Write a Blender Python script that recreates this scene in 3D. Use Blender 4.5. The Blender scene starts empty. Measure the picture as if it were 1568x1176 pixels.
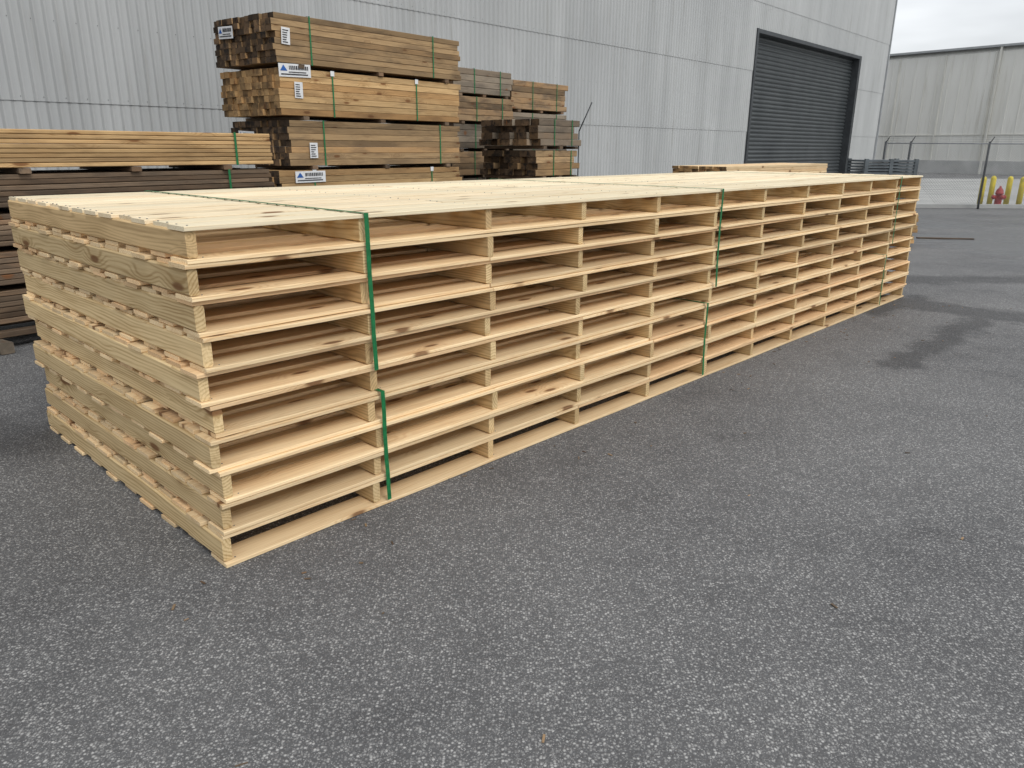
import bpy, math, random, bmesh
from mathutils import Vector, Matrix
random.seed(7)
R=random.random
def U(a,b): return a+(b-a)*random.random()
scene=bpy.context.scene
col=scene.collection

# ---------------------------------------------------------------- node helper
class NT:
    def __init__(s,name):
        s.m=bpy.data.materials.new(name); s.m.use_nodes=True
        s.t=s.m.node_tree; s.n=s.t.nodes; s.l=s.t.links
        s.b=s.n['Principled BSDF']
    def set(s,sock,v):
        if isinstance(v,bpy.types.NodeSocket): s.l.new(v,sock)
        elif v is not None:
            if sock.type=='RGBA' and len(v)==3: v=(*v,1)
            sock.default_value=v
    def math(s,op,a,b=None,c=None,clamp=False):
        n=s.n.new('ShaderNodeMath'); n.operation=op; n.use_clamp=clamp
        s.set(n.inputs[0],a)
        if b is not None: s.set(n.inputs[1],b)
        if c is not None: s.set(n.inputs[2],c)
        return n.outputs[0]
    def vm(s,op,a,b=None):
        n=s.n.new('ShaderNodeVectorMath'); n.operation=op
        s.set(n.inputs[0],a)
        if b is not None: s.set(n.inputs[1],b)
        return n.outputs['Value'] if op in('DOT_PRODUCT','LENGTH','DISTANCE') else n.outputs[0]
    def mix(s,f,a,b,mode='MIX'):
        n=s.n.new('ShaderNodeMix'); n.data_type='RGBA'; n.blend_type=mode
        s.set(n.inputs[0],f); s.set(n.inputs[6],a); s.set(n.inputs[7],b)
        return n.outputs[2]
    def noise(s,v,scale,detail=3,rough=.5,out='Fac'):
        n=s.n.new('ShaderNodeTexNoise'); s.set(n.inputs['Vector'],v)
        n.inputs['Scale'].default_value=scale; n.inputs['Detail'].default_value=detail
        n.inputs['Roughness'].default_value=rough
        return n.outputs[out]
    def vor(s,v,scale,feature='F1'):
        n=s.n.new('ShaderNodeTexVoronoi'); s.set(n.inputs['Vector'],v)
        n.feature=feature
        n.inputs['Scale'].default_value=scale
        return n
    def mr(s,v,a,b,c=0.,d=1.,smooth=False):
        n=s.n.new('ShaderNodeMapRange'); s.set(n.inputs[0],v)
        if smooth: n.interpolation_type='SMOOTHSTEP'
        for i,x in zip((1,2,3,4),(a,b,c,d)): s.set(n.inputs[i],x)
        return n.outputs[0]
    def sep(s,v):
        n=s.n.new('ShaderNodeSeparateXYZ'); s.set(n.inputs[0],v); return n.outputs
    def attr(s,name):
        n=s.n.new('ShaderNodeAttribute'); n.attribute_name=name; return n.outputs
    def pos(s):
        return s.n.new('ShaderNodeNewGeometry').outputs['Position']
    def bump(s,h,strength=.3,dist=.01):
        n=s.n.new('ShaderNodeBump'); s.set(n.inputs['Height'],h)
        n.inputs['Strength'].default_value=strength; n.inputs['Distance'].default_value=dist
        s.l.new(n.outputs[0],s.b.inputs['Normal'])
    def out(s,color=None,rough=None,metal=None,spec=None):
        if color is not None: s.set(s.b.inputs['Base Color'],color)
        if rough is not None: s.set(s.b.inputs['Roughness'],rough)
        if metal is not None: s.set(s.b.inputs['Metallic'],metal)
        if spec is not None: s.set(s.b.inputs['Specular IOR Level'],spec)
        return s.m

def wood(name,light,dark,orange,knotc=(.17,.07,.025),contrast=.55,weather=None,wamt=0.,knot_prob=.5,stain=None,stain_amt=0.,vr=(.70,1.14),ks=(3.0,8.5,3.2),ringw=.0095,bark=.0):
    k=NT(name)
    lc=k.attr('lc')['Vector']; tone=k.attr('tone')['Fac']
    x,y,z=k.sep(lc)
    v=k.vor(k.vm('MULTIPLY',lc,ks),1.)
    sel=k.math('GREATER_THAN',k.sep(v.outputs['Color'])[0],1-knot_prob)
    kd=v.outputs['Distance']
    core=k.math('MULTIPLY',k.mr(kd,.10,.19,1,0,True),sel)
    halo=k.math('MULTIPLY',k.mr(kd,.10,.5,1,0,True),sel)
    warp=k.noise(k.vm('MULTIPLY',lc,(1.5,7,7)),1.,2)
    r=k.math('SQRT',k.math('ADD',k.math('MULTIPLY',y,y),k.math('MULTIPLY',z,z)))
    r=k.math('ADD',r,k.math('MULTIPLY',warp,.055))
    r=k.math('ADD',r,k.math('MULTIPLY',halo,.03))
    rings=k.math('SINE',k.math('MULTIPLY',r,2*math.pi/ringw))
    rings=k.mr(rings,-.3,1,0,1)
    fib=k.noise(k.vm('MULTIPLY',lc,(3,110,110)),1.,2,.6)
    blot=k.noise(k.vm('MULTIPLY',lc,(1.5,9,9)),1.,3,.6)
    f=k.math('MULTIPLY',k.math('MULTIPLY',rings,k.mr(blot,.3,.6,.35,1.1)),contrast)
    f=k.math('ADD',f,k.mr(fib,.35,.7,-.15,.4))
    f=k.math('ADD',f,k.math('MULTIPLY',halo,.4),clamp=True)
    c=k.mix(f,light,dark)
    t2=k.math('FRACT',k.math('MULTIPLY',tone,7.31))
    c=k.mix(k.mr(t2,.5,1.,0,.85),c,k.mix(f,orange,tuple(a*.6 for a in orange)))
    c=k.mix(k.mr(blot,.5,.75,0,.45),c,dark)
    if bark: c=k.mix(k.mr(blot,.735,.76,0,bark),c,(.15,.075,.04))
    if stain:
        c=k.mix(k.math('MULTIPLY',k.mr(k.noise(k.vm('MULTIPLY',lc,(.9,4,4)),1.7,4,.65),.47,.62),stain_amt),c,stain)
    if weather:
        c=k.mix(k.math('MULTIPLY',k.mr(k.noise(lc,3.,2),.25,.7,.35,1.),wamt),c,weather)
    c=k.mix(k.math('MULTIPLY',core,.85),c,knotc)
    val=k.mr(tone,0,1,*vr)
    n=k.n.new('ShaderNodeHueSaturation'); k.set(n.inputs['Value'],val); k.set(n.inputs['Color'],c)
    k.bump(fib,.3,.0015)
    return k.out(n.outputs[0],.72,spec=.25)

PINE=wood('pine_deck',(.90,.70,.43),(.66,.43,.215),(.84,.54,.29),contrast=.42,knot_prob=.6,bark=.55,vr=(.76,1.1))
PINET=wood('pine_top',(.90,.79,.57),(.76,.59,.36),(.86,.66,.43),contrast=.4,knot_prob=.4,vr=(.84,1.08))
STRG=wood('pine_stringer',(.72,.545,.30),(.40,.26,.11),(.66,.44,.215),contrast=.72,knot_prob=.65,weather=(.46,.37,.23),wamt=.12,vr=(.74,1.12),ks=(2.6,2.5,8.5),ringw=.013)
LUMA=wood('lumber_fresh',(.60,.405,.20),(.34,.195,.08),(.56,.31,.125),contrast=.55,stain=(.14,.085,.045),stain_amt=.35,vr=(.6,1.15),ks=(2.6,2.5,8.5),knot_prob=.6)
LUMM=wood('lumber_mid',(.55,.365,.185),(.28,.165,.075),(.48,.27,.11),contrast=.5,weather=(.32,.24,.15),wamt=.3,stain=(.10,.065,.038),stain_amt=.5,vr=(.5,1.2),ks=(2.6,2.5,8.5),knot_prob=.6)
LUMB=wood('lumber_aged',(.46,.305,.16),(.23,.135,.068),(.40,.23,.10),contrast=.5,weather=(.24,.185,.13),wamt=.4,stain=(.06,.042,.028),stain_amt=.7,vr=(.5,1.2),ks=(2.6,2.5,8.5))
LUMG=wood('lumber_grey',(.29,.23,.165),(.13,.095,.07),(.34,.215,.12),contrast=.5,weather=(.22,.19,.15),wamt=.6,stain=(.05,.038,.028),stain_amt=.65,vr=(.45,1.3))
ENDD=wood('lumber_end_dark',(.16,.10,.056),(.05,.034,.022),(.22,.13,.06),contrast=.5,stain=(.016,.012,.01),stain_amt=.9,vr=(.3,1.25))
ENDL=wood('lumber_end_light',(.44,.28,.13),(.24,.135,.055),(.42,.24,.10),contrast=.6,stain=(.07,.04,.022),stain_amt=.7,vr=(.45,1.15))
DRK=wood('lumber_brown',(.215,.145,.09),(.09,.055,.034),(.27,.15,.075),contrast=.5,weather=(.17,.135,.10),wamt=.4,stain=(.03,.022,.016),stain_amt=.6,vr=(.45,1.3))

def plain(name,c,rough=.6,metal=0,noise=.15,scale=6,spec=.4):
    k=NT(name); n=k.noise(k.pos(),scale,2,.6)
    c2=k.mix(k.mr(n,.3,.7,0,1),tuple(a*(1-noise) for a in c),tuple(min(1,a*(1+noise)) for a in c))
    return k.out(c2,rough,metal,spec)
STRAP=plain('strap_green',(.012,.15,.05),.35,0,.25,30)
LABEL=plain('label_paper',(.70,.71,.72),.6,0,.06,20)
INK=plain('label_ink',(.03,.03,.035),.6)
BLUE=plain('label_blue',(.02,.10,.35),.6)
STEEL=plain('dark_steel',(.05,.055,.06),.5,.3,.2,3)
SCREW=plain('screw_head',(.20,.19,.18),.5,.2,.2,3)
GALV=plain('galvanised',(.33,.34,.35),.45,.5,.15,8)
POSTM=plain('fence_post_paint',(.06,.065,.07),.5,.2,.2,8)
YEL=plain('yellow_paint',(.68,.55,.04),.5,0,.2,9)
RED=plain('red_paint',(.36,.03,.03),.45,0,.25,12)
GREYP=plain('grey_metal_crate',(.10,.115,.125),.55,.2,.3,4)
TRIM=plain('trim_grey',(.34,.355,.365),.55,.1,.1,2)

# ---------------------------------------------------------------- mesh builder
class MB:
    def __init__(s): s.v=[];s.f=[];s.mi=[];s.lc=[];s.tone=[];s.mats=[];s.smooth=[]
    def mat(s,m):
        if m not in s.mats: s.mats.append(m)
        return s.mats.index(m)
    def face(s,pts,m,sm=False,lc=None):
        b=len(s.v); s.v+= [Vector(p) for p in pts]
        s.lc+=[Vector(p) for p in pts] if lc is None else lc
        s.tone+=[.5]*len(pts); s.f.append(tuple(range(b,b+len(pts)))); s.mi.append(s.mat(m)); s.smooth.append(sm)
    def board(s,o,ax,ay,az,L,W,H,m,me=None,tone=None,ch=.003,segs=1,wob=0.):
        me=me or m
        if tone is None: tone=R()
        off=U(0,60); yo=U(-.09,.09); zo=U(.02,.13)*random.choice((-1,1))
        prof=[(-W/2+ch,-H/2),(W/2-ch,-H/2),(W/2,-H/2+ch),(W/2,H/2-ch),(W/2-ch,H/2),(-W/2+ch,H/2),(-W/2,H/2-ch),(-W/2,-H/2+ch)]
        base=len(s.v); n=8
        wy=[U(-wob,wob) for _ in range(segs+1)]; wz=[U(-wob,wob)*.35 for _ in range(segs+1)]
        sk=U(-.02,.02)
        for i in range(segs+1):
            x=L*i/segs
            for (py,pz) in prof:
                xx=x+(py*sk if i in(0,segs) else 0)
                s.v.append(o+ax*xx+ay*(py+W/2+wy[i])+az*(pz+H/2+wz[i]))
                s.lc.append(Vector((x+off,py+yo,pz+zo))); s.tone.append(tone)
        a=s.mat(m); e=s.mat(me)
        for i in range(segs):
            for j in range(n):
                j2=(j+1)%n; b=base+i*n
                s.f.append((b+j,b+j2,b+n+j2,b+n+j)); s.mi.append(a); s.smooth.append(False)
        s.f.append(tuple(base+j for j in reversed(range(n)))); s.mi.append(e); s.smooth.append(False)
        b=base+segs*n
        s.f.append(tuple(b+j for j in range(n))); s.mi.append(e); s.smooth.append(False)
    def box(s,o,ax,ay,az,L,W,H,m):
        s.board(Vector(o),Vector(ax),Vector(ay),Vector(az),L,W,H,m,ch=min(L,W,H)*.04)
    def lathe(s,c,prof,m,n=20,axis=Vector((0,0,1))):
        axis=axis.normalized(); t=Vector((1,0,0)) if abs(axis.z)>.9 else Vector((0,0,1))
        a=axis.cross(t).normalized(); b2=axis.cross(a)
        base=len(s.v); mi=s.mat(m)
        for (r,z) in prof:
            for j in range(n):
                th=2*math.pi*j/n
                p=Vector(c)+axis*z+a*r*math.cos(th)+b2*r*math.sin(th)
                s.v.append(p); s.lc.append(p); s.tone.append(.5)
        for i in range(len(prof)-1):
            for j in range(n):
                j2=(j+1)%n; b=base+i*n
                s.f.append((b+j,b+j2,b+n+j2,b+n+j)); s.mi.append(mi); s.smooth.append(True)
        s.f.append(tuple(base+j for j in reversed(range(n)))); s.mi.append(mi); s.smooth.append(False)
        b=base+(len(prof)-1)*n
        s.f.append(tuple(b+j for j in range(n))); s.mi.append(mi); s.smooth.append(False)
    def rod(s,p,q,r,m,n=6):
        d=Vector(q)-Vector(p); s.lathe(p,[(r,0),(r,d.length)],m,n,d)
    def build(s,name,parent=None):
        me=bpy.data.meshes.new(name); me.from_pydata([tuple(v) for v in s.v],[],s.f)
        for m in s.mats: me.materials.append(m)
        me.polygons.foreach_set('material_index',s.mi)
        me.polygons.foreach_set('use_smooth',s.smooth)
        a=me.attributes.new('lc','FLOAT_VECTOR','POINT'); a.data.foreach_set('vector',[c for v in s.lc for c in v])
        a=me.attributes.new('tone','FLOAT','POINT'); a.data.foreach_set('value',s.tone)
        me.update()
        bm=bmesh.new(); bm.from_mesh(me); bmesh.ops.recalc_face_normals(bm,faces=bm.faces); bm.to_mesh(me); bm.free()
        o=bpy.data.objects.new(name,me); col.objects.link(o)
        if parent: o.parent=parent
        return o
def empty(name):
    o=bpy.data.objects.new(name,None); col.objects.link(o); return o
Z=Vector((0,0,1))
def axes(deg):
    a=math.radians(deg); return Vector((math.sin(a),math.cos(a),0)),Vector((-math.cos(a),math.sin(a),0))

# ---------------------------------------------------------------- camera
cam=bpy.data.cameras.new('camera'); co=bpy.data.objects.new('camera',cam); col.objects.link(co)
cam.sensor_width=36; cam.lens=36*1150/1568; cam.clip_end=3000; cam.clip_start=.05
M=Matrix.Translation((0,0,1.6))@Matrix.Rotation(math.radians(90-17.45),4,'X')@Matrix.Rotation(math.radians(.3),4,'Z')
co.matrix_world=M; scene.camera=co

# ---------------------------------------------------------------- pallets
ua,wa=axes(43.7)
C0=Vector((-1.14,2.640,0))
SP=.734; NB=12; PL=SP*11+.04; PW=2.22; PITCH=.1335; TD=.018; SH=PITCH-2*TD-.0015
pall=[]
DU=[.0,.012,.03,-.004,.022,-.004,.01,.004,-.008,.0]
for k in range(10):
    z0=.002+PITCH*k
    mb=MB()
    du=DU[k]+U(-.006,.006); dw=U(-.014,.014)
    o=C0+ua*du+wa*dw
    for i in range(NB):
        s=SP*i+U(-.008,.008) if 0<i<NB-1 else SP*i
        rec=U(.0,.018)
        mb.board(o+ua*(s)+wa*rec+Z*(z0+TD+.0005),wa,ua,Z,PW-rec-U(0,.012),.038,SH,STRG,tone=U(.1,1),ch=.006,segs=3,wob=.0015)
    for top in (0,1):
        n=13 if top else 10
        bw=.138
        zz=z0+(TD+SH+.001 if top else 0)
        for j in range(n):
            w=(PW-bw)*j/(n-1)
            if 0<j<n-1: w+=U(-.009,.009)
            elif j==0: w+=U(-.009,.003)
            nc=random.choice((1,1,2))
            cc=sorted(random.sample(range(2,NB-2),nc))
            cc=[c for q,c in enumerate(cc) if q==0 or c-cc[q-1]>1]
            st=[U(-.008,.016)]+[SP*c+.019 for c in cc]+[PL+U(-.012,.010)]
            if j==0: st[0]=U(-.012,.006)
            for q in range(len(st)-1):
                L=st[q+1]-st[q]-.003
                mb.board(o+ua*st[q]+wa*(w+U(-.004,.004))+Z*zz,ua,wa,Z,L,bw+U(-.004,.002),TD-.001-U(0,.0015),PINET if (k==9 and top) else PINE,tone=R(),ch=.002,segs=max(1,int(L/SP*1.5)),wob=.0035)
            if k==9 and top:
                for i in range(7):
                    for e in (.035,.10):
                        c=o+ua*(SP*i+.019+U(-.006,.006))+wa*(w+e+U(-.008,.008))+Z*(zz+TD-.003)
                        mb.lathe(c,[(.0035,0),(.0035,.0035)],SCREW,6)
    for i in range(8):
        for e in (.03,.075,.11):
            c=o+ua*(SP*i+.045+U(-.004,.02))+wa*(e+U(-.008,.008))+Z*(z0+TD-.003)
            mb.lathe(c,[(.003,0),(.003,.0035)],SCREW,5)
    pall.append(mb.build('long_wooden_pallet'))
def strap(s,zb,zt,par,tilt=0.):
    mb=MB()
    w=.021; off=.024
    def pt(ss,ww,z): return C0+ua*ss+wa*ww+Z*z
    n=8; prev=None
    for i in range(n+1):
        f=i/n; z=zb+(zt-zb)*f; ss=s+tilt*(1-f)+U(-.002,.002)
        a=pt(ss,-off+.005*math.sin(f*math.pi),z); b=pt(ss+w,-off+.005*math.sin(f*math.pi),z)
        if prev: mb.face([prev[0],prev[1],b,a],STRAP)
        prev=(a,b)
    mb.face([pt(s,-off,zt),pt(s+w,-off,zt),pt(s+w,PW+off,zt),pt(s,PW+off,zt)],STRAP)
    mb.face([pt(s,PW+off,zt),pt(s+w,PW+off,zt),pt(s+w,PW+off,zb),pt(s,PW+off,zb)],STRAP)
    ob=mb.build('green_strap',par)
    sm=ob.modifiers.new('s','SOLIDIFY'); sm.thickness=.0015; sm.offset=0
for s in (SP+.006,SP*5+.03,SP*10+.03):
    strap(s,PITCH*5-.004,.002+PITCH*10+.003,pall[9],.012)
for s in (SP+.045,SP*5-.05,SP*10-.08):
    strap(s,TD+.006,PITCH*4+TD+.006,pall[3],.01)

# ---------------------------------------------------------------- lumber packs
def pack(mb,o,ua,wa,L,W,H,rows,cols,m,me,jit=.02,ch=.004):
    bh=H/rows; bw=W/cols
    for r_ in range(rows):
        for c in range(cols):
            d0=U(-jit,jit)
            mb.board(o+ua*d0+wa*(bw*c)+Z*(bh*r_),ua,wa,Z,L+U(-jit,jit),bw-.002,bh-.003,m,me,ch=ch,segs=2,wob=.004)
def runners(mb,o,ua,wa,L,W,z,h,m,n=3):
    for i in range(n):
        s=L*(.1+.8*i/(n-1))
        mb.board(o+ua*s-wa*.01+Z*z,wa,ua,Z,W+.02,.09,h,m,ch=.004)
def vstrap(o,ua,wa,s,W,z0,z1,par,prot=None):
    mb=MB(); w=.024; e=.010
    def pt(ss,ww,z): return o+ua*ss+wa*ww+Z*z
    P=[(-e,z0-.004),(-e,z1+.004),(W+e,z1+.004),(W+e,z0-.004),(-e,z0-.004)]
    for (a,b) in zip(P[:-1],P[1:]):
        mb.face([pt(s,a[0],a[1]),pt(s+w,a[0],a[1]),pt(s+w,b[0],b[1]),pt(s,b[0],b[1])],STRAP)
    if prot:
        mb.face([pt(s-.02,-e-.004,z1+.006),pt(s+.045,-e-.004,z1+.006),pt(s+.045,-e-.004,z1-.06),pt(s-.02,-e-.004,z1-.06)],LABEL)
    mb.build('green_strap',par)
def label(p,ax,up,nrm,w,h,par):
    mb=MB(); p=p+nrm*.018
    tilt=U(-.05,.05); ax2=(ax+up*tilt).normalized(); up2=(up-ax*tilt).normalized()
    mb.face([p,p+ax2*w,p+ax2*w+up2*h+nrm*.004,p+up2*h+nrm*.004],LABEL)
    q=p+nrm*.006
    def r(x0,y0,x1,y1,m): mb.face([q+ax2*(w*x0)+up2*(h*y0),q+ax2*(w*x1)+up2*(h*y0),q+ax2*(w*x1)+up2*(h*y1),q+ax2*(w*x0)+up2*(h*y1)],m)
    if w>h:
        mb.face([q+ax2*w*.04+up2*h*.45,q+ax2*w*.26+up2*h*.45,q+ax2*w*.15+up2*h*.9],BLUE)
        x=.32
        while x<.92:
            d=U(.02,.05); r(x,.55,x+d,.85,INK); x+=d+.02
        r(.06,.15,.9,.24,INK); r(.3,.33,.85,.4,INK)
    else:
        y=.1
        while y<.9:
            r(.12,y,U(.5,.9),y+.06,INK); y+=.14
    mb.build('paper_label',par)

ul,wl=axes(38.7)
P=Vector((-3.05,10.4,0)); LL=3.45; LW=1.36
specs=[(LUMB,ENDD,.0),(LUMA,ENDD,-.08),(LUMM,ENDD,.12),(LUMA,ENDL,.03),(LUMM,ENDD,-.01)]
for i,(m,me,sh) in enumerate(specs):
    z=.07+.642*i
    root=empty('lumber_pack')
    mb=MB(); o=P+ul*sh+wl*U(-.02,.02)
    pack(mb,o+Z*z,ul,wl,LL-sh,LW,.585,7 if i!=4 else 8,11,m,me,.03)
    mb.build('boards',root)
    mb=MB(); runners(mb,o,ul,wl,LL-sh,LW,z-.052,.048,DRK); mb.build('runners',root)
    for s in ((.55,2.85) if i!=3 else (.85,2.45)):
        vstrap(o,ul,wl,s,LW,z,z+.588,root,i in(1,3))
    nf=-wl
    if i==4: label(o+ul*.1+Z*(z+.22),ul,Z,nf,.13,.2,root); label(o+wl*1.15+Z*(z+.34)-ul*.04,-wl,Z,-ul,.34,.15,root)
    if i==3: label(o+ul*.0+Z*(z+.47),ul,Z,nf,.5,.16,root); label(o+ul*.22+Z*(z+.22),ul,Z,nf,.13,.2,root)
    if i==2: label(o+ul*.3+Z*(z+.10),ul,Z,nf,.13,.2,root); label(o+wl*1.1+Z*(z+.3)-ul*.04,-wl,Z,-ul,.38,.16,root)
    if i==1: label(o+ul*.24+Z*(z+.42),ul,Z,nf,.5,.15,root)

# left long stack
P=Vector((-4.0,6.2,0))-ul*3.2
LL2=3.2+2.42; z=.20
hs=[.27,.26,.25,.26,.30]
for i,h in enumerate(hs):
    m,me=(LUMA,LUMA) if i==4 else (DRK,DRK)
    root=empty('lumber_pack'); mb=MB()
    pack(mb,P+Z*z+wl*U(-.02,.03),ul,wl,LL2+(0 if i>2 else -.05),1.05,h,8 if i==4 else 6,7,m,me,jit=.012 if i==4 else .035,ch=.006)
    mb.build('boards',root)
    mb=MB(); runners(mb,P,ul,wl,LL2,1.05,z-.045,.042,DRK,6); mb.build('runners',root)
    if i>=3:
        vstrap(P,ul,wl,LL2-.42-.1*(4-i),1.05,z,z+h,root); vstrap(P,ul,wl,1.2,1.05,z,z+h,root)
    z+=h+.047
mb=MB()
for i in range(9):
    mb.board(P+ul*(i*.68+.1)-wl*U(.05,.5)+Z*.005,(wl+ul*U(-.12,.12)).normalized(),ul,Z,1.6,.1,.09,LUMG,ch=.006)
for i in range(2):
    mb.board(P-wl*(.05-.5*i)+Z*.098,ul,wl,Z,LL2,.09,.05,DRK,ch=.006)
mb.build('timber_dunnage')

def tstack(P,deg,L,W,zs,mats,rows,cols,jit=.05):
    u,w=axes(deg)
    for i,(z0,h) in enumerate(zs):
        root=empty('timber_stack'); m,me=mats[i%len(mats)]
        mb=MB(); o=P+u*U(-.08,.08)+w*U(-.04,.04)
        pack(mb,o+Z*z0,u,w,L,W,h,rows,cols,m,me,jit,ch=.008); mb.build('timbers',root)
        mb=MB(); runners(mb,o,u,w,L,W,z0-.055,.05,DRK); mb.build('runners',root)
        vstrap(o,u,w,L*.35,W,z0,z0+h,root); vstrap(o,u,w,L*.8,W,z0,z0+h,root)
def gp(u,Y): return Vector(((u-784)/1150/1.048*Y,Y,0))
tstack(gp(694,15.2),38.7,1.75,1.3,[(.06+.51*i,.45) for i in range(6)],[(LUMB,ENDD),(LUMG,ENDD)],4,8)
tstack(gp(784,17.0),38.7,2.0,1.3,[(.06+.60*i,.53) for i in range(3)]+[(1.87,.46),(2.40,.58)],[(LUMG,ENDD),(LUMB,ENDD),(LUMG,ENDD)],5,8)
tstack(gp(822,13.6),38.7,1.2,1.35,[(.06,.48),(.60,.48),(1.13,.43),(1.64,.44)],[(LUMG,ENDD),(LUMB,ENDD),(LUMM,ENDD),(LUMG,ENDD)],4,7,.12)
mb=MB(); a=gp(884,14.6)+Z*1.9; mb.rod(a,a+Vector((.22,0,.5)),.012,STEEL); mb.rod(gp(884,14.6),a,.012,STEEL); mb.build('steel_rod')

u2,w2=axes(41.4); P=gp(1113,14.0)
for i,(z0,h,m,me) in enumerate([(.06,.52,LUMB,ENDD),(.62,.45,LUMA,ENDD),(1.10,.20,PINE,ENDL)]):
    root=empty('lumber_pack'); mb=MB(); pack(mb,P+Z*z0,u2,w2,5.0,1.1,h,6 if h>.3 else 4,8,m,me,.03); mb.build('boards',root)
    mb=MB(); runners(mb,P,u2,w2,5.0,1.1,z0-.03,.028,DRK,4); mb.build('runners',root)
root=empty('lumber_pack'); mb=MB(); P=gp(1364,13.2); pack(mb,P+Z*.05,Vector((1,.0,0)),Vector((0,1,0)),.62,.9,.55,9,5,LUMA,LUMA,.04); mb.build('boards',root)
mb=MB(); mb.board(gp(1425,14.4)+Z*.004,Vector((.98,-.15,0)).normalized(),Vector((.15,.98,0)).normalized(),Z,1.0,.07,.02,DRK); mb.build('loose_board')

for i in range(3):
    root=empty('steel_crate'); mb=MB(); o=Vector((9.0,20.0,0)); X=Vector((1,0,0)); Y=Vector((0,1,0)); z0=.02+.46*i
    for s in range(5): mb.box(o+Z*(z0+.06+.075*s),X,Y,Z,1.35,1.1,.05,GREYP)
    for (x,y) in ((0,0),(1.27,0),(0,1.04),(1.27,1.04),(.63,0)): mb.box(o+X*(x-.01)+Y*(y-.01)+Z*z0,X,Y,Z,.09,.09,.44,GREYP)
    mb.build('frame',root)

# ---------------------------------------------------------------- corrugated warehouse
ud,_=axes(41.5); nd=Vector((-ud.y,ud.x,0))
F0=nd*14.7
k=NT('corrugated_metal'); p=k.pos()
n1=k.noise(k.vm('MULTIPLY',p,(1.2,1.2,.12)),1.,3,.6); n2=k.noise(p,.35,2)
c=k.mix(k.mr(n1,.3,.7),(.37,.38,.38),(.465,.475,.475))
c=k.mix(k.mr(n2,.4,.7,0,.3),c,(.33,.34,.345))
sn=k.noise(k.vm('MULTIPLY',p,(6,6,.5)),1.,3,.7)
c=k.mix(k.mr(sn,.56,.75,0,.35),c,(.25,.24,.215))
CORR=k.out(c,.5,.0,.4)
def corr(mb,s0,s1,z0,z1,off,m,pitch=.17,dep=.026):
    n=int((s1-s0)/pitch*6)
    b=len(mb.v)
    for i in range(n+1):
        s=s0+(s1-s0)*i/n
        ph=math.sin(2*math.pi*s/pitch); ph=max(-.8,min(.8,ph*1.2))
        q=F0+ud*s-nd*(off+dep*ph)
        for z in (z0,z1):
            mb.v.append(q+Z*z); mb.lc.append(q); mb.tone.append(.5)
    mi=mb.mat(m)
    for i in range(n):
        a=b+2*i; mb.f.append((a,a+2,a+3,a+1)); mb.mi.append(mi); mb.smooth.append(False)
wh=empty('corrugated_warehouse')
D0,D1,DH=31.5,43.7,6.1
S0,S1,WH=-18.,48.4,12.5
bands=[(0,2.33,0),(2.30,4.70,.016),(4.67,7.25,.032),(7.22,9.7,.048),(9.67,WH,.064)]
mb=MB()
for (z0,z1,o) in bands:
    if z1<=DH:
        corr(mb,S0,D0-.15,z0,z1,o,CORR); corr(mb,D1+.15,S1,z0,z1,o,CORR)
    elif z0<DH:
        corr(mb,S0,D0-.15,z0,z1,o,CORR); corr(mb,D1+.15,S1,z0,z1,o,CORR); corr(mb,D0-.15,D1+.15,DH+.15,z1,o,CORR)
    else: corr(mb,S0,S1,z0,z1,o,CORR)
mb.build('corrugated_wall',wh)
mb=MB()
for z,o in ((1.15,.032),(2.36,.048),(3.55,.048),(4.74,.064)):
    s=.17*math.floor(S0/.17)+.17*.25
    while s<S1:
        if s>0 and not (D0-.3<s<D1+.3 and z<DH+.2):
            q=F0+ud*s-nd*(o-.004)+Z*z
            mb.face([q-ud*.006,q+ud*.006,q+ud*.006+Z*.013,q-ud*.006+Z*.013],STEEL)
        s+=.34
mb.build('screws',wh)
mb=MB()
a=F0+ud*S0; b=F0+ud*S1; dd=nd*34
for (p,q) in ((b+nd*.03,b+dd),(b+dd,a+dd),(a+dd,a+nd*.03)):
    mb.face([p,q,q+Z*WH,p+Z*WH],CORR)
mb.face([a+Z*(WH-.02),b+Z*(WH-.02),b+dd+Z*(WH+2),a+dd+Z*(WH+2)],TRIM)
mb.box(b-nd*.12-ud*.02,ud,nd,Z,.10,.25,WH,TRIM)
mb.box(a-nd*.14+Z*(WH),ud,nd,Z,S1-S0,.3,.35,TRIM)
mb.build('walls_and_roof',wh)
mb=MB(); k=NT('roller_door'); p=k.pos()
ROLL=k.out(k.mix(k.mr(k.noise(p,.8,3),.3,.7),(.045,.052,.056),(.07,.078,.082)),.45,.2,.5)
n=int(DH/.17)
for i in range(n):
    z=i*DH/n; h=DH/n
    pr=[(0,0),(-.045,h*.25),(-.055,h*.55),(-.02,h*.8),(0,h*.86),(0,h)]
    for (p0,p1) in zip(pr[:-1],pr[1:]):
        A=F0+ud*D0+nd*(.30+p0[0])+Z*(z+p0[1]); B=F0+ud*D1+nd*(.30+p0[0])+Z*(z+p0[1])
        C=F0+ud*D1+nd*(.30+p1[0])+Z*(z+p1[1]); D=F0+ud*D0+nd*(.30+p1[0])+Z*(z+p1[1])
        mb.face([A,B,C,D],ROLL)
mb.build('roller_door',wh)
mb=MB()
mb.box(F0+ud*(D0-.16)-nd*.10,ud,nd,Z,.16,.55,DH+.16,STEEL)
mb.box(F0+ud*(D1)-nd*.10,ud,nd,Z,.30,.55,DH+.16,STEEL)
mb.box(F0+ud*(D0)-nd*.095+Z*DH,ud,nd,Z,D1-D0,.54,.155,STEEL)
mb.build('door_frame',wh)

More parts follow.
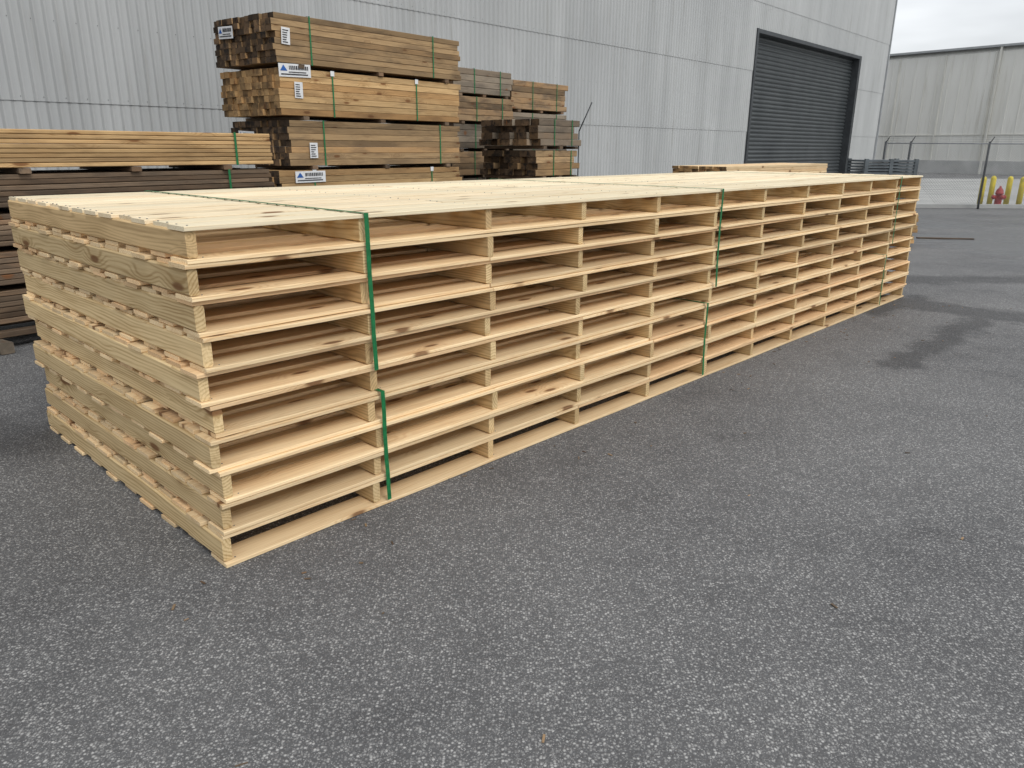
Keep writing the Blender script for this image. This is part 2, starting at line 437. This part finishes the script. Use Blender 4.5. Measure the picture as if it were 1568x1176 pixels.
# ---------------------------------------------------------------- white building
k=NT('cream_panel'); p=k.pos()
c=k.mix(k.mr(k.noise(k.vm('MULTIPLY',p,(.5,.5,.08)),1.,3,.6),.3,.7),(.64,.635,.595),(.76,.755,.72))
c=k.mix(k.mr(k.noise(k.vm('MULTIPLY',p,(3,3,.2)),1.,3,.7),.52,.72,0,.45),c,(.46,.44,.39))
CREAM=k.out(c,.6,0,.3)
CREAM2=plain('cream_trim',(.60,.595,.55),.6,0,.08,1.)
CBASE=plain('concrete_base',(.42,.42,.41),.8,0,.15,1.)
wb=empty('white_warehouse')
A=gp(1360,60); B=gp(1568,53); ub=(B-A).normalized(); nb=Vector((-ub.y,ub.x,0))
if nb.y<0: nb=-nb
mb=MB(); o=A-ub*45; Lb=95; Hb=8.3
mb.box(o,ub,nb,Z,Lb,30,Hb,CREAM); mb.build('panel_walls',wb)
mb=MB(); s=.4
while s<Lb:                                   # standing seams of the wall panels
    mb.box(o+ub*s-nb*.03,ub,nb,Z,.05,.04,Hb-.3,CREAM); s+=.8
mb.build('panel_seams',wb)
mb=MB(); s=0
while s<Lb:
    mb.box(o+ub*s-nb*.07,ub,nb,Z,.12,.08,Hb-.3,CREAM2); s+=3.2
for z in (2.6,): mb.box(o-nb*.05+Z*z,ub,nb,Z,Lb,.05,.08,CREAM2)
mb.box(o-nb*.11,ub,nb,Z,Lb,.12,.9,CBASE)
mb.box(o-nb*.25+Z*(Hb-.05),ub,nb,Z,Lb,30.4,.14,TRIM)
mb.build('trim_and_base',wb)
mb=MB()
for s in (51.5,58.5,70.):
    mb.box(o+ub*s-nb*.22,ub,nb,Z,.12,.12,Hb,CREAM2)
mb.box(o+ub*55-nb*.18+Z*0,ub,nb,Z,1.0,.08,2.1,GREYP)
mb.build('downpipes_and_door',wb)

# ---------------------------------------------------------------- fence
FY=22.0; X0,X1=10.4,33.; FH=1.74
fe=empty('chain_link_fence')
mb=MB(); s=.075; r=.0025
def wire(a,b):
    d=(b-a).normalized(); n1=Vector((0,1,0)); n2=d.cross(n1)
    pts=[n1*r,n2*r,-n1*r,-n2*r]; base=len(mb.v)
    for e in (a,b):
        for q in pts: mb.v.append(e+q); mb.lc.append(e); mb.tone.append(.5)
    mi=mb.mat(GALV)
    for j in range(4):
        j2=(j+1)%4; mb.f.append((base+j,base+j2,base+4+j2,base+4+j)); mb.mi.append(mi); mb.smooth.append(False)
x=X0
while x<X1:
    for sg in (1,-1):
        xa=x if sg==1 else x+FH; xb=x+FH if sg==1 else x
        wire(Vector((xa,FY+.006*sg,.05)),Vector((xb,FY+.006*sg,.05+FH)))
    x+=s
mb.build('mesh_wire',fe)
mb=MB()
for x in [10.4]+[11.1+2.2*i for i in range(10)]:
    mb.lathe((x,FY+.03,0),[(.03,0),(.03,FH+.08),(.0,FH+.10)],POSTM,10)
    mb.rod((x,FY+.03,FH+.05),(x+.02,FY-.12,FH+.22),.012,POSTM)
mb.rod((X0,FY+.03,FH+.04),(X1,FY+.03,FH+.04),.02,GALV)
for i in range(3): mb.rod((X0,FY-.01-.05*i,FH+.10+.055*i),(X1,FY-.01-.05*i,FH+.10+.055*i),.0035,GALV)
mb.build('posts_and_rails',fe)
for u,Y in ((1513,23.0),(1528,23.6),(1554,23.3),(1574,22.9)):
    mb=MB(); q=gp(u,Y); mb.lathe(q,[(.075,0),(.075,.8),(.06,.84),(.03,.865),(.002,.87)],YEL,14); mb.build('yellow_bollard')
mb=MB(); q=gp(1541,22.6)
mb.lathe(q,[(.15,0),(.15,.04),(.10,.05),(.095,.10),(.09,.38),(.12,.39),(.12,.42),(.10,.44),(.09,.50),(.055,.55),(.03,.57),(.03,.61),(.005,.62)],RED,16)
for d in ((1,0,0),(-1,0,0),(0,-1,0)):
    d=Vector(d); mb.lathe(q+Z*.30+d*.08,[(.05,0),(.05,.06),(.065,.06),(.065,.10),(.02,.12),(.02,.14)],RED,12,d)
mb.build('fire_hydrant')

# ---------------------------------------------------------------- ground
k=NT('asphalt'); p=k.pos()
v1=k.vor(p,105.); v2=k.vor(p,230.)
rc=k.sep(v1.outputs['Color']); rc2=k.sep(v2.outputs['Color'])
patch=k.noise(p,.6,3,.6); patch2=k.noise(p,4.,3,.6)
chip=k.math('MULTIPLY',k.mr(v1.outputs['Distance'],.25,.6,1,0),k.mr(rc[0],.42,.97,0,1))
chip2=k.math('MULTIPLY',k.mr(v2.outputs['Distance'],.2,.6,1,0),k.mr(rc2[1],.42,.97,0,.8))
dens=k.math('ADD',k.mr(patch,.3,.7,.75,1.05),k.mr(patch2,.3,.7,-.1,.12))
f=k.math('MULTIPLY',k.math('MAXIMUM',chip,chip2),dens,clamp=True)
basec=k.mix(k.mr(patch2,.3,.7),(.066,.066,.069),(.094,.094,.097))
basec=k.mix(k.mr(patch,.35,.65),basec,(.11,.11,.112))
c=k.mix(f,basec,(.46,.455,.445))
c=k.mix(k.mr(patch2,.64,.72,0,.3),c,(.05,.05,.052))
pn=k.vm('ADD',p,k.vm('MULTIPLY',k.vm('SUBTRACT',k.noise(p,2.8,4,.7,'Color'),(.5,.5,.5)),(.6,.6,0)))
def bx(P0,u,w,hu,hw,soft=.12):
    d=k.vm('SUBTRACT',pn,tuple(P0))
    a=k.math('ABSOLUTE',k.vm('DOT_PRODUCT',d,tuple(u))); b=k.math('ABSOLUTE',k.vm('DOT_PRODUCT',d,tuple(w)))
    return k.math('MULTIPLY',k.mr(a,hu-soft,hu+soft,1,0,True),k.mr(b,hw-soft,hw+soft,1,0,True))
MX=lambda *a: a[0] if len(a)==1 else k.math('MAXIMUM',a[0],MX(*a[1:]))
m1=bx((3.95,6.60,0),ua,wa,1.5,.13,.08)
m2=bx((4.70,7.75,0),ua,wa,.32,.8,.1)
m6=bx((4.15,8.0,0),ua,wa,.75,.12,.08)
m4=bx((6.0,9.7,0),(1,0,0),(0,1,0),1.7,.28,.14)
m3=bx((-3.0,4.0,0),(1,0,0),(0,1,0),.5,.35,.2)
far=k.math('MULTIPLY',bx((13.0,14.6,0),(1,0,0),(0,1,0),6.,5.2,.8),k.mr(k.noise(k.vm('MULTIPLY',p,(.5,1.2,1)),1.,3,.6),.45,.50))
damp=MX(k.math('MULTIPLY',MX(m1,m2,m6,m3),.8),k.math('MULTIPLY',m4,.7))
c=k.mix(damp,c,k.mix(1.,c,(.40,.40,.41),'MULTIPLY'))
c=k.mix(k.math('MULTIPLY',far,.9),c,k.mix(1.,c,(.30,.30,.31),'MULTIPLY'))
rough=k.mr(far,0,1,.72,.33)
k.bump(k.math('MULTIPLY',v1.outputs['Distance'],-1),.6,.005)
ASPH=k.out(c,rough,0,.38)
mb=MB(); G=1500
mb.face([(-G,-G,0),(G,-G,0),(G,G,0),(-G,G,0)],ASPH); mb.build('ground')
k=NT('concrete_apron'); p=k.pos()
c=k.mix(k.mr(k.noise(k.vm('MULTIPLY',p,(.3,1.3,1)),1.,4,.6),.35,.65),(.28,.28,.275),(.46,.46,.445))
APR=k.out(c,.8,0,.3)
mb=MB(); mb.face([(9,23.9,.004),(90,23.9,.004),(90,46,.004),(9,46,.004)],APR); mb.build('concrete_road')
mb=MB(); mb.box((10.6,22.25,0),Vector((1,0,0)),Vector((0,1,0)),Z,60,.16,.11,CBASE); mb.build('kerb')
mb=MB()
for i in range(110):
    if i<70:
        s=U(-.3,8); q=C0+ua*s-wa*abs(random.gauss(0,.4))
    else: q=Vector((U(-3,6),U(1.6,8),0))
    if i>=70 and (q-C0).dot(wa)>-.05 : continue
    a=U(0,6.28); ux=Vector((math.cos(a),math.sin(a),0)); uy=Vector((-ux.y,ux.x,0))
    mb.board(q+Z*.002,ux,uy,Z,U(.008,.035),U(.003,.009),.003,random.choice((DRK,DRK,LUMB)),ch=.0005)
mb.build('wood_chip_debris')

# ---------------------------------------------------------------- world
w=bpy.data.worlds.new('World'); scene.world=w; w.use_nodes=True
nt=w.node_tree; bg=nt.nodes['Background']
sky=nt.nodes.new('ShaderNodeTexSky'); sky.sky_type='NISHITA'; sky.sun_disc=False
EL,AZ=math.radians(45),math.radians(143)
sky.sun_elevation=EL; sky.sun_rotation=AZ; sky.dust_density=3.
hs=nt.nodes.new('ShaderNodeHueSaturation'); hs.inputs['Saturation'].default_value=.3
nt.links.new(sky.outputs[0],hs.inputs['Color'])
tc=nt.nodes.new('ShaderNodeTexCoord'); mp=nt.nodes.new('ShaderNodeMapping'); mp.inputs['Scale'].default_value=(1,1,4.5)
nt.links.new(tc.outputs['Generated'],mp.inputs[0])
nz=nt.nodes.new('ShaderNodeTexNoise'); nz.inputs['Scale'].default_value=2.6; nz.inputs['Detail'].default_value=4
nt.links.new(mp.outputs[0],nz.inputs['Vector'])
mr=nt.nodes.new('ShaderNodeMapRange'); nt.links.new(nz.outputs['Fac'],mr.inputs[0])
mr.inputs[1].default_value=.35; mr.inputs[2].default_value=.62; mr.inputs[3].default_value=.5; mr.inputs[4].default_value=1
mx=nt.nodes.new('ShaderNodeMix'); mx.data_type='RGBA'
nt.links.new(mr.outputs[0],mx.inputs[0]); nt.links.new(hs.outputs[0],mx.inputs[6]); mx.inputs[7].default_value=(7.5,7.75,8.0,1)
nt.links.new(mx.outputs[2],bg.inputs['Color']); bg.inputs['Strength'].default_value=.14
sl=bpy.data.lights.new('sun','SUN'); sl.energy=1.35; sl.angle=math.radians(20); sl.color=(1,.97,.92)
so=bpy.data.objects.new('sun',sl); col.objects.link(so)
d=Vector((math.sin(AZ)*math.cos(EL),math.cos(AZ)*math.cos(EL),math.sin(EL)))
so.rotation_euler=d.to_track_quat('Z','Y').to_euler()
scene.view_settings.view_transform='Standard'; scene.view_settings.look='None'; scene.view_settings.exposure=0
